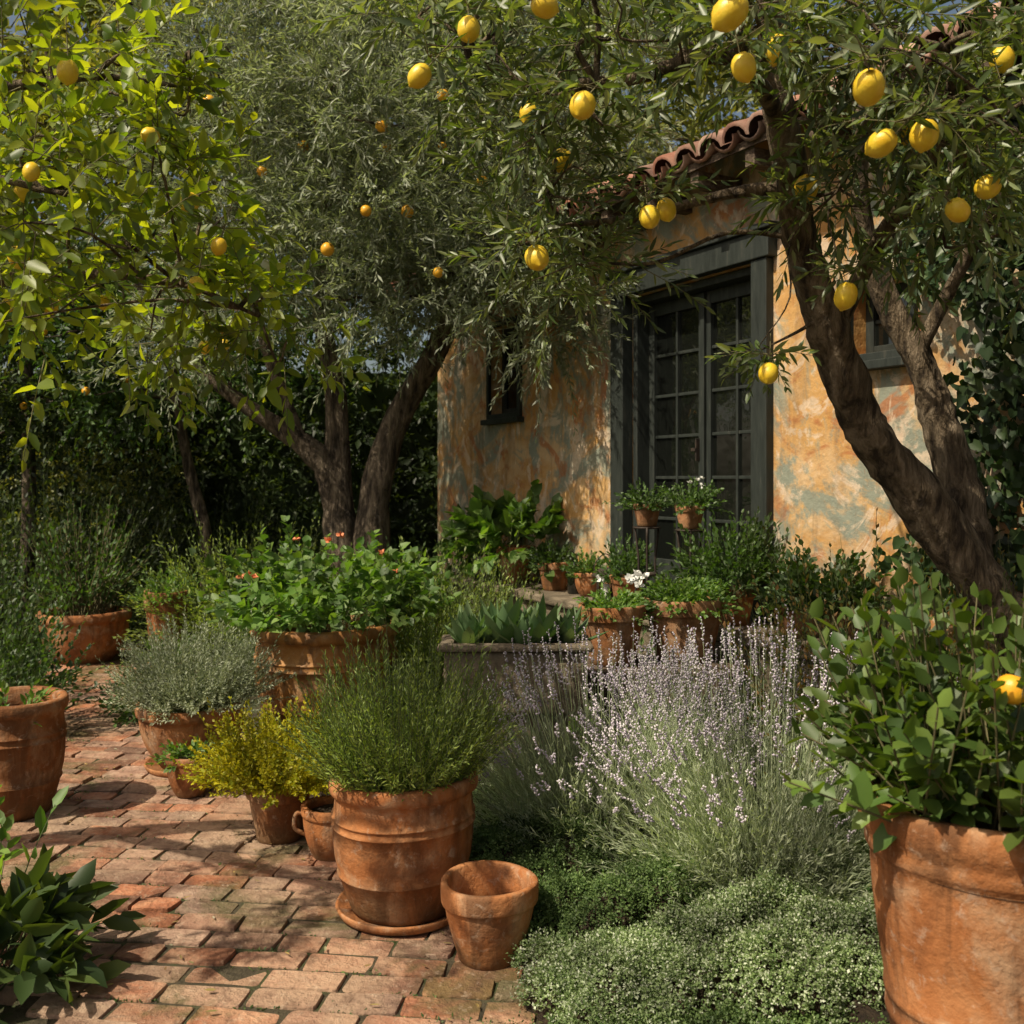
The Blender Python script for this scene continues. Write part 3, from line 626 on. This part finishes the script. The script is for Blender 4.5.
for k in range(4):
    a=k*1.5708+.78; c,s=math.cos(a)*.07,math.sin(a)*.07; tube(ac,[(c,s,0),(c,s,.16)],[.005,.005],6,2,0)
tube(ac,[(-.07,0,.16),(-.065,0,.24),(0,0,.30),(.065,0,.24),(.07,0,.16)],[.004]*5,6,5,0); ac.mk("cage",METAL,True,e)
V,F=lathe([(.001,0),(.085,0),(.085,.015),(.001,.018)],24,0); mkp("base",V,F,METAL,False,e)
V,F=lathe([(.09,.155),(.09,.165),(.03,.21),(.001,.215)],24,0); mkp("cap",V,F,METAL,False,e)
V,F=lathe([(.001,.02),(.03,.02),(.03,.10),(.001,.1)],24,0); mkp("candle",V,F,WHITE,False,e)
e=empty("iron_fence"); ac=Acc()
for i in range(12):
    x=-4.95+i*.11; tube(ac,[(x,8.85,-.04),(x,8.85,.85),(x,8.85,.95)],[.008,.008,.003],5,2,0)
for z in (.15,.78): tube(ac,[(-5.0,8.85,z),(-4.4,8.85,z),(-3.7,8.85,z)],[.009]*3,5,2,0)
ac.mk("pickets",METAL,False,e)

# ------------------------------------------------------------------ fruit
def fruit_tpl(tip):
    prof=[(0,0),(.22,.03),(.38,.14),(.48,.30),(.5,.48),(.47,.65),(.37,.80),(.22,.90),(.10,.945),(.06,.985),(0,1.0)] if tip else [(0,0),(.25,.04),(.42,.17),(.5,.36),(.5,.6),(.42,.8),(.27,.94),(0,1)]
    s=14; V=[];F=[]
    for r,y in prof:
        for j in range(s): a=j/s*6.28318; V.append([r*math.cos(a),y,r*math.sin(a)])
    for i in range(len(prof)-1):
        for j in range(s): a=i*s+j;b=i*s+(j+1)%s; F+=[[a,b,b+s],[a,b+s,a+s]]
    return np.array(V),np.array(F)
FL=fruit_tpl(1); FO=fruit_tpl(0)
def fruits(C,dia,T,mat,parent,la=None,ta=None,leaf=None,name="fruit"):
    C=np.asarray(C,float); n=len(C); D=np.tile([0,0,-1.],(n,1))+R.normal(size=(n,3))*.5; D=nrm(D)
    dv=dia*R.uniform(.8,1.1,n); Ln=dv*(R.uniform(1.15,1.32,n) if T is FL else .98); top=C-D*Ln[:,None]/2
    ac=Acc(); ac.add(*scat(T,top,D,rdir(n),Ln,dv)); o=ac.mk(name,mat,True,parent)
    if ta is not None:
        ta.add(*scat(PR,top+D*.003,-D+R.normal(size=(n,3))*.2,rdir(n),.12,.0022))
        S=np.repeat(top+[0,0,.03],5,0); Dd=rdir(5*n)*[1,1,.5]+[0,0,.35]
        twigs(la,ta,S,Dd,R.uniform(.12,.24,5*n),leaf[0],.1,leaf[1],leaf[2],.6,.3,HI,.0018)
    return o
fruits([(-.115,-.31,.36)],.060,FO,ORANGE,cs,None,None,None,"fruit")

# ------------------------------------------------------------------ trees
def crown(la,ta,C,rad,ntw,per,lL,lW,T,tl=(.18,.34),spread=.55,droop=.3,out=.6,sq=(1,1,.8),tr=.0022,t0=.15,upb=.1):
    C=np.asarray(C,float)
    for c in C:
        rd=rad*random.uniform(.8,1.25); n=max(2,int(ntw*random.uniform(.75,1.25)))
        q=rdir(n)*(R.random((n,1))**.5)*np.array(sq)
        S=c+q*rd*.75; D=q*out+rdir(n)*.6+[0,0,upb]
        twigs(la,ta,S,D,R.uniform(*tl,n),per,t0,lL,lW,spread,droop,T,tr)
def branchlets(ba,C,anchors,r0=.016,sag=.1,sides=7):
    A=np.asarray(anchors,float)
    for c in C:
        c=np.asarray(c,float); dd=np.linalg.norm(A-c,axis=1)+ (A[:,2]>c[2]+.1)*.6; a=A[np.argmin(dd)]
        m1=a+(c-a)*.35+R.normal(size=3)*.05+[0,0,sag]; m2=a+(c-a)*.7+R.normal(size=3)*.05+[0,0,sag*.7]
        tube(ba,[a,m1,m2,c,c+(c-m2)*.5+R.normal(size=3)*.03],[r0,r0*.75,r0*.55,r0*.35,r0*.12],sides,4,.05)
# right lemon tree
e=empty("lemon_tree",(0,0,0)); ba=Acc(); la=Acc(); ta=Acc()
tube(ba,[(2.12,3.8,-.05),(2.05,3.8,.35),(1.89,3.8,.89),(1.76,3.8,1.14),(1.53,3.75,1.425),(1.306,3.7,1.70),(1.163,3.6,1.97),(1.026,3.5,2.27),(.945,3.4,2.554),(.868,3.3,2.853),(.82,3.2,3.2),(.85,3.1,3.6)],
     [.15,.125,.105,.098,.088,.080,.072,.064,.055,.048,.04,.03],22,12,.07)
l2=[(1.80,3.85,1.05),(1.78,3.95,1.42),(1.69,4.0,1.80),(1.61,4.0,2.02),(1.48,4.0,2.26),(1.36,3.9,2.6),(1.3,3.7,3.1)]; tube(ba,l2,[.08,.075,.066,.058,.045,.035,.025],16,10,.07)
l3=[(1.62,4.0,2.0),(1.72,3.85,2.3),(1.8,3.6,2.6),(1.85,3.3,2.9)]; tube(ba,l3,[.03,.026,.02,.012],10,6,.04)
l4=[(1.15,3.6,2.0),(1.25,3.45,2.3),(1.3,3.1,2.5),(1.25,2.8,2.7)]; tube(ba,l4,[.035,.028,.02,.012],10,6,.04)
l5=[(.868,3.3,2.83),(.65,3.2,2.86),(.35,3.2,2.78),(.05,3.4,2.86),(-.15,3.55,3.0)]; tube(ba,l5,[.035,.028,.022,.015,.008],10,6,.05)
l6=[(.90,3.35,2.7),(.75,3.05,2.72),(.6,2.8,2.78),(.4,2.6,2.95)]; tube(ba,l6,[.03,.024,.016,.008],10,6,.05)
l7=[(.95,3.4,2.5),(.75,3.5,2.5),(.45,3.6,2.45),(.15,3.75,2.45)]; tube(ba,l7,[.026,.02,.014,.008],10,6,.05)
C=[(.28,3.2,2.91),(-.04,3.4,3.03),(.10,3.4,2.69),(-.15,3.6,2.94),(.24,3.2,2.70),(.12,3.5,2.50),(.50,3.0,2.82),(.69,2.8,2.78),(.89,2.9,2.78),(.99,2.7,2.71),(1.18,2.7,2.63),
 (1.37,2.8,2.51),(1.16,3.0,2.55),(1.34,3.0,2.37),(1.59,3.2,2.3),(1.08,3.3,2.46),(1.36,3.5,2.34),(.26,3.6,2.28),(.11,3.8,2.37),
 (.2,3.0,3.2),(.6,3.0,3.15),(1.0,3.0,3.2),(1.4,3.2,3.1),(-.1,3.3,3.4),(1.7,3.0,2.7),(1.6,3.6,2.8),(-.3,3.6,3.2),(.4,3.6,3.25)]
anch=np.vstack([catmull(np.array(q),4) for q in (l2[3:],l3,l4,l5,l6,l7,[(1.026,3.5,2.27),(.945,3.4,2.554),(.868,3.3,2.853),(.82,3.2,3.2),(.85,3.1,3.6)])])
branchlets(ba,C,anch,.012,sag=.05)
crown(la,ta,C,.23,25,14,.082,.022,HI,(.16,.30),.5,.15)
crown(la,ta,[(.86,3.45,1.93)],.07,8,9,.06,.028,HI,(.08,.14)); tube(ba,[(1.10,3.56,2.08),(1.0,3.5,2.02),(.86,3.45,1.95)],[.009,.006,.003],6,4,0)
fr=[(.82,2.3,2.40),(.52,2.4,2.62),(.58,2.5,2.53),(.92,2.5,2.34),(1.03,2.5,2.36),(1.16,2.6,2.20),(1.33,2.8,2.32),(-.27,2.9,2.67),(.19,2.7,2.51),(.06,3.3,2.71),(.18,3.6,2.65),(.08,3.2,2.21),(.44,3.2,2.34),(.51,3.3,2.39),(1.0,3.0,2.05),(.82,3.2,1.84),(.97,3.3,2.46),(1.47,3,2.76),(1.21,3.1,2.58),(-.13,3,2.85),(.09,2.7,2.78),
    (.72,2.7,2.66),(1.05,2.9,2.62)]
fruits(fr,.073,FL,LEMON,e,la,ta,(9,.075,.024),"lemons")
branchlets(ba,[(a,b+.05,c+.12) for a,b,c in fr],np.array(C),.005,sag=.03)
ba.mk("trunk",BARK,True,e); la.mk("foliage",LM['rolive'],True,e); ta.mk("twigs",TWIG,False,e)
# left citrus tree
e=empty("citrus_tree",(0,0,0)); ba=Acc(); la=Acc(); ta=Acc()
tube(ba,[(-2.95,3.7,-.05),(-2.9,3.6,.8),(-2.8,3.5,1.6),(-2.5,3.4,2.1),(-2.1,3.2,2.45),(-1.7,3.1,2.7)],[.12,.10,.085,.06,.04,.022],12,6,.04)
b1=[(-2.5,3.4,2.1),(-2.0,3.4,2.15),(-1.5,3.4,2.2),(-1.1,3.3,2.15),(-.85,3.35,2.05)]; tube(ba,b1,[.04,.028,.018,.011,.006],8,6,.04)
b2=[(-2.1,3.2,2.45),(-1.6,2.95,2.4),(-1.25,2.8,2.3)]; tube(ba,b2,[.025,.015,.008],8,6,.04)
b3=[(-1.7,3.1,2.7),(-1.3,3.1,2.75),(-1.1,3.3,2.8)]; tube(ba,b3,[.02,.012,.006],8,6,.04)
b4=[(-2.8,3.5,1.7),(-2.6,3.0,2.2),(-2.3,2.5,2.6),(-2.0,2.1,2.9)]; tube(ba,b4,[.05,.04,.025,.012],8,6,.04)  # limb for the added off-frame clusters
C=[(-1.35,2.8,2.73),(-1.21,3.0,2.76),(-1.13,3.3,2.72),(-1.27,2.8,2.45),(-1.12,3.1,2.43),(-1.02,3.4,2.49),(-1.25,2.6,2.17),(-1.13,2.8,2.16),(-1.03,3.2,2.17),(-.86,3.3,2.09),(-.76,3.4,1.99),(-1.45,3.2,2.04),(-1.30,3.6,2.04),(-1.5,3.0,1.98),
 (-1.9,3,2.6),(-2.2,3.3,2.7),(-1.55,3.3,2.45),(-1.45,3.5,2.75),(-1.25,3.7,2.35),(-2.25,2.5,2.7),(-1.95,2.05,3.0),(-2.6,2.9,2.5),(-2.4,2.1,2.5)]  # last clusters are out of view, added to cast dapples on the path
branchlets(ba,C,np.vstack([catmull(np.array(q),4) for q in (b1,b2,b3,b4)]),.008,sag=.04)
crown(la,ta,C,.22,13,10,.088,.044,HI,(.16,.32),.62,.25)
fruits([(-1.47,3.0,2.36),(-1.43,3.5,2.12),(-1.61,3.2,2.06),(-1.57,3.4,2.09),(-1.23,4.0,2.03),(-1.15,4.0,2.04),(-1.0,3.1,2.36),(-.98,3.1,2.1),(-1.38,2.8,2.12),(-1.2,2.7,2.6),(-1.05,2.9,2.5),(-.88,3.0,2.2),(-1.25,2.6,2.3)],.052,FL,LEMON,e,la,ta,(7,.08,.038),"lemons")
dots("leaf_highlight",WHITE,[(-.80,3.3,2.21)],.035,e)  # white petals stand in for a bright highlight on a leaf
ba.mk("trunk",BARK,True,e); la.mk("foliage",LM['citrus'],True,e); ta.mk("twigs",TWIG,False,e)
# olive tree
e=empty("olive_tree",(0,0,0)); ba=Acc(); la=Acc(); ta=Acc()
A1=[(-1.32,8,-.05),(-1.34,8,.6),(-1.42,8,1.45),(-1.7,7.95,1.82),(-2.18,7.9,2.14),(-2.6,7.8,2.55),(-2.9,7.6,3.1)]; tube(ba,A1,[.20,.16,.12,.08,.06,.045,.03],14,8,.08)
A2=[(-1.38,8,1.2),(-1.42,8.05,2.14),(-1.54,8.1,2.94),(-1.46,8.0,4.1),(-1.3,8,5.2)]; tube(ba,A2,[.11,.085,.07,.045,.03],12,8,.06)
A3=[(-1.15,7.9,-.05),(-1.10,7.9,1.18),(-.94,7.9,1.9),(-.54,7.8,2.62),(-.26,7.7,3.3),(-.1,7.6,4.5)]; tube(ba,A3,[.16,.13,.11,.08,.06,.035],14,8,.07)
A4=[(-1.7,7.95,1.85),(-2.0,8.1,2.6),(-2.2,8.2,3.5),(-2.3,8,4.5)]; tube(ba,A4,[.06,.045,.035,.02],10,6,.05)
C=[]
while len(C)<62:
    q=rdir(1)[0]*random.random()**.4
    c=np.array([-.95,7.4,4.35])+q*np.array([2.15,.9,1.95])
    if c[2]<2.75 and -1.9<c[0]<-.2: continue
    if c[0]>.45 and c[2]<3.7: continue
    if any(np.linalg.norm(c-k)<.45 for k in C) and random.random()<.95: continue
    C.append(c)
C+= [np.array(k) for k in [(.40,6.9,2.75),(.2,7.0,2.6),(.3,6.8,3.1),(-2.5,7.4,2.5),(-2.2,7.2,2.7),(-.1,7.1,2.8),(-1.9,7.1,2.9),(-.6,7.0,3.0),(-1.3,7,3.1)]]
branchlets(ba,C,np.vstack([catmull(np.array(q),4)[6:] for q in (A1,A2,A3,A4)]),.020,sag=.1,sides=5)
crown(la,ta,C,.50,72,18,.088,.020,LO,(.3,.6),.5,.15,tr=.0028)
of=[(-1.08,7.4,3.5),(-.95,7.4,4.1),(-.56,7.4,3.05),(-1.9,7.3,3.2),(-.9,7.2,3.9),(-1.4,7.2,4.1),(-.5,7.2,3.9),(-2.1,7.3,2.6),(-1.5,7.2,3.9),(-.2,6.7,3.5),(-.7,6.7,3.3),(-1.7,6.8,3.6),(-1.2,6.5,3.0),(.1,6.6,3.1),(-.45,6.5,4.0),(-2.0,6.6,4.0),(-1.6,6.6,2.8),(-.95,6.5,3.25),(-.85,6.5,3.8),(-.48,6.5,2.85)]
fruits(of,.08,FO,ORANGE,e,None,None,None,"oranges")
ba.mk("trunk",BARKG,True,e); la.mk("foliage",LM['olive'],False,e); ta.mk("twigs",OTWIG,False,e)
def tree(name,base,top,rc,nC,rad,ntw,per,lL,lW,mat,tr_=.09,tl=(.3,.55),oranges=0):
    e=empty(name,(0,0,0)); ba=Acc(); la=Acc(); ta=Acc(); bx,by=base; tx,ty,tz=top
    tk=[(bx,by,-.05),(bx+.05,by,tz*.3),(bx+(tx-bx)*.6,by,tz*.6),(tx,ty,tz),(tx+.1,ty,tz+rc[2]*.6)]; tube(ba,tk,[tr_*1.2,tr_,tr_*.8,tr_*.6,tr_*.3],10,6,.06)
    C=[np.array([tx,ty,tz])+rdir(1)[0]*(random.random()**.4)*np.array(rc) for _ in range(nC)]
    branchlets(ba,C,catmull(np.array(tk),5)[10:],tr_*.35,sag=.1,sides=5)
    crown(la,None,C,rad,ntw,per,lL,lW,LO,tl,.55,.3,tr=.004)
    if oranges: fruits(np.array(C)[:oranges]+[0,-.3,0],.08,FO,ORANGE,e)
    ba.mk("trunk",BARKG,True,e); la.mk("foliage",LM[mat],False,e)
tree("citrus_tree",(-2.85,9.2),(-3.1,9.0,2.9),(1.3,.8,1.0),22,.42,44,12,.09,.042,'lush',.06,oranges=7)
tree("citrus_tree",(-4.6,9.4),(-4.5,9.3,2.9),(1.2,.7,1.1),22,.45,44,12,.10,.046,'dark',.07,oranges=4)
tree("shade_tree",(-4.6,11.6),(-4.5,11.6,5.6),(2.9,.9,2.9),60,.65,50,12,.15,.07,'bright',.12,(.4,.7))
tree("shade_tree",(-.6,12.5),(-1.0,12.5,6.0),(3.0,.9,2.8),60,.65,50,12,.15,.06,'olive',.14,(.4,.7))
tree("shade_tree",(4.6,14.5),(4.2,14.5,6.6),(3.2,1.0,2.4),44,.75,44,12,.19,.08,'bright',.16,(.5,.8))
def hedge(name,x0,x1,y0,y1,h,n,mat,lL=.11,lW=.05):
    q=R.random((n,3)); S=np.stack([x0+q[:,0]*(x1-x0),y0+(y1-y0)*q[:,1],h*q[:,2]**.8],1)
    S[:,2]*=(1+.18*np.sin(S[:,0]*2.1)+.1*np.sin(S[:,0]*5.3+1)); S[:,1]+=.2*np.sin(S[:,0]*3+S[:,2]*2)
    la=Acc(); twigs(la,None,S,rdir(n)*[1,1,.6]+[0,-.5,.3],R.uniform(.25,.5,n),12,.1,lL,lW,.6,.25); return la.mk(name,LM[mat])
h_=hedge("hedge",-9,.2,10.8,11.5,3.4,3600,'dark',.13,.06)
boxes("hedge_core",[(-9,.2,11.2,11.5,-.04,2.7)],LM['dark'],0,h_)
hedge("sunny_shrubs",-5.4,-3.4,10.0,10.6,2.3,320,'bright',.08,.035)
# ivy
n=8500; u=R.uniform(5.3,7.6,n); z=R.uniform(.9,3.2,n)
edge=5.55+.2*np.sin(z*4)+.12*np.sin(z*9+1)-.12*(z-1.9); k=u>edge+R.exponential(.05,n); u,z=u[k],z[k]; n=len(u)
v=-R.random(n)**1.5*.2-.01-.06*np.abs(np.sin(u*9)*np.sin(z*7)); P=np.array([H(a,b,c) for a,b,c in zip(u,v,z)])
out=-np.array([NI[0],NI[1],0]); D=np.tile([0,0,-1.],(n,1))+R.normal(size=(n,3))*.5; la=Acc(); la.add(*scat(HEART,P,D,np.tile(out,(n,1))+R.normal(size=(n,3))*.5,R.uniform(.03,.07,n),R.uniform(.03,.06,n),.1))
e=empty("ivy_vine"); la.mk("leaves",LM['ivy'],True,e); ba=Acc()
for i in range(9):
    u0=5.9+i*.18; pts=[H(u0+.12*math.sin(k*1.7+i),-.02,-.04+k*.42) for k in range(8)]; tube(ba,pts,[.012]*8,6,4,.05)
ba.mk("stems",BARKG,True,e)

# ------------------------------------------------------------------ light & camera
s=Vector((-.50,-.36,.79)).normalized()
sun=bpy.data.lights.new("sun",'SUN'); sun.energy=5; sun.angle=math.radians(.5); sun.color=(1,.90,.70)
so=bpy.data.objects.new("sun",sun); COL.objects.link(so); so.rotation_euler=s.to_track_quat('Z','Y').to_euler(); so.location=(-8,-3,9)
w=bpy.data.worlds.new("World"); scn.world=w; w.use_nodes=True; nt=w.node_tree; bg=nt.nodes["Background"]
sk=nt.nodes.new("ShaderNodeTexSky"); sk.sky_type='NISHITA'; sk.sun_disc=False; sk.sun_elevation=math.asin(s.z); sk.sun_rotation=math.atan2(s.x,s.y); sk.dust_density=4; sk.air_density=.9
hz=nt.nodes.new("ShaderNodeMix"); hz.data_type='RGBA'; hz.blend_type='MULTIPLY'; hz.inputs[0].default_value=1; hz.inputs[7].default_value=(1,.92,.78,1)
nt.links.new(sk.outputs[0],hz.inputs[6]); nt.links.new(hz.outputs[2],bg.inputs[0]); bg.inputs[1].default_value=.115
cam=bpy.data.cameras.new("camera"); cam.lens=35.16; cam.sensor_width=36; cam.shift_y=-.031; cam.clip_end=500; cam.clip_start=.05
cam.dof.use_dof=True; cam.dof.focus_distance=3.7; cam.dof.aperture_fstop=5.0
co=bpy.data.objects.new("camera",cam); COL.objects.link(co); co.location=(0,0,1.5); co.rotation_euler=(math.radians(90),0,0)
scn.camera=co
scn.view_settings.view_transform='Standard'; scn.view_settings.look='None'; scn.view_settings.exposure=0
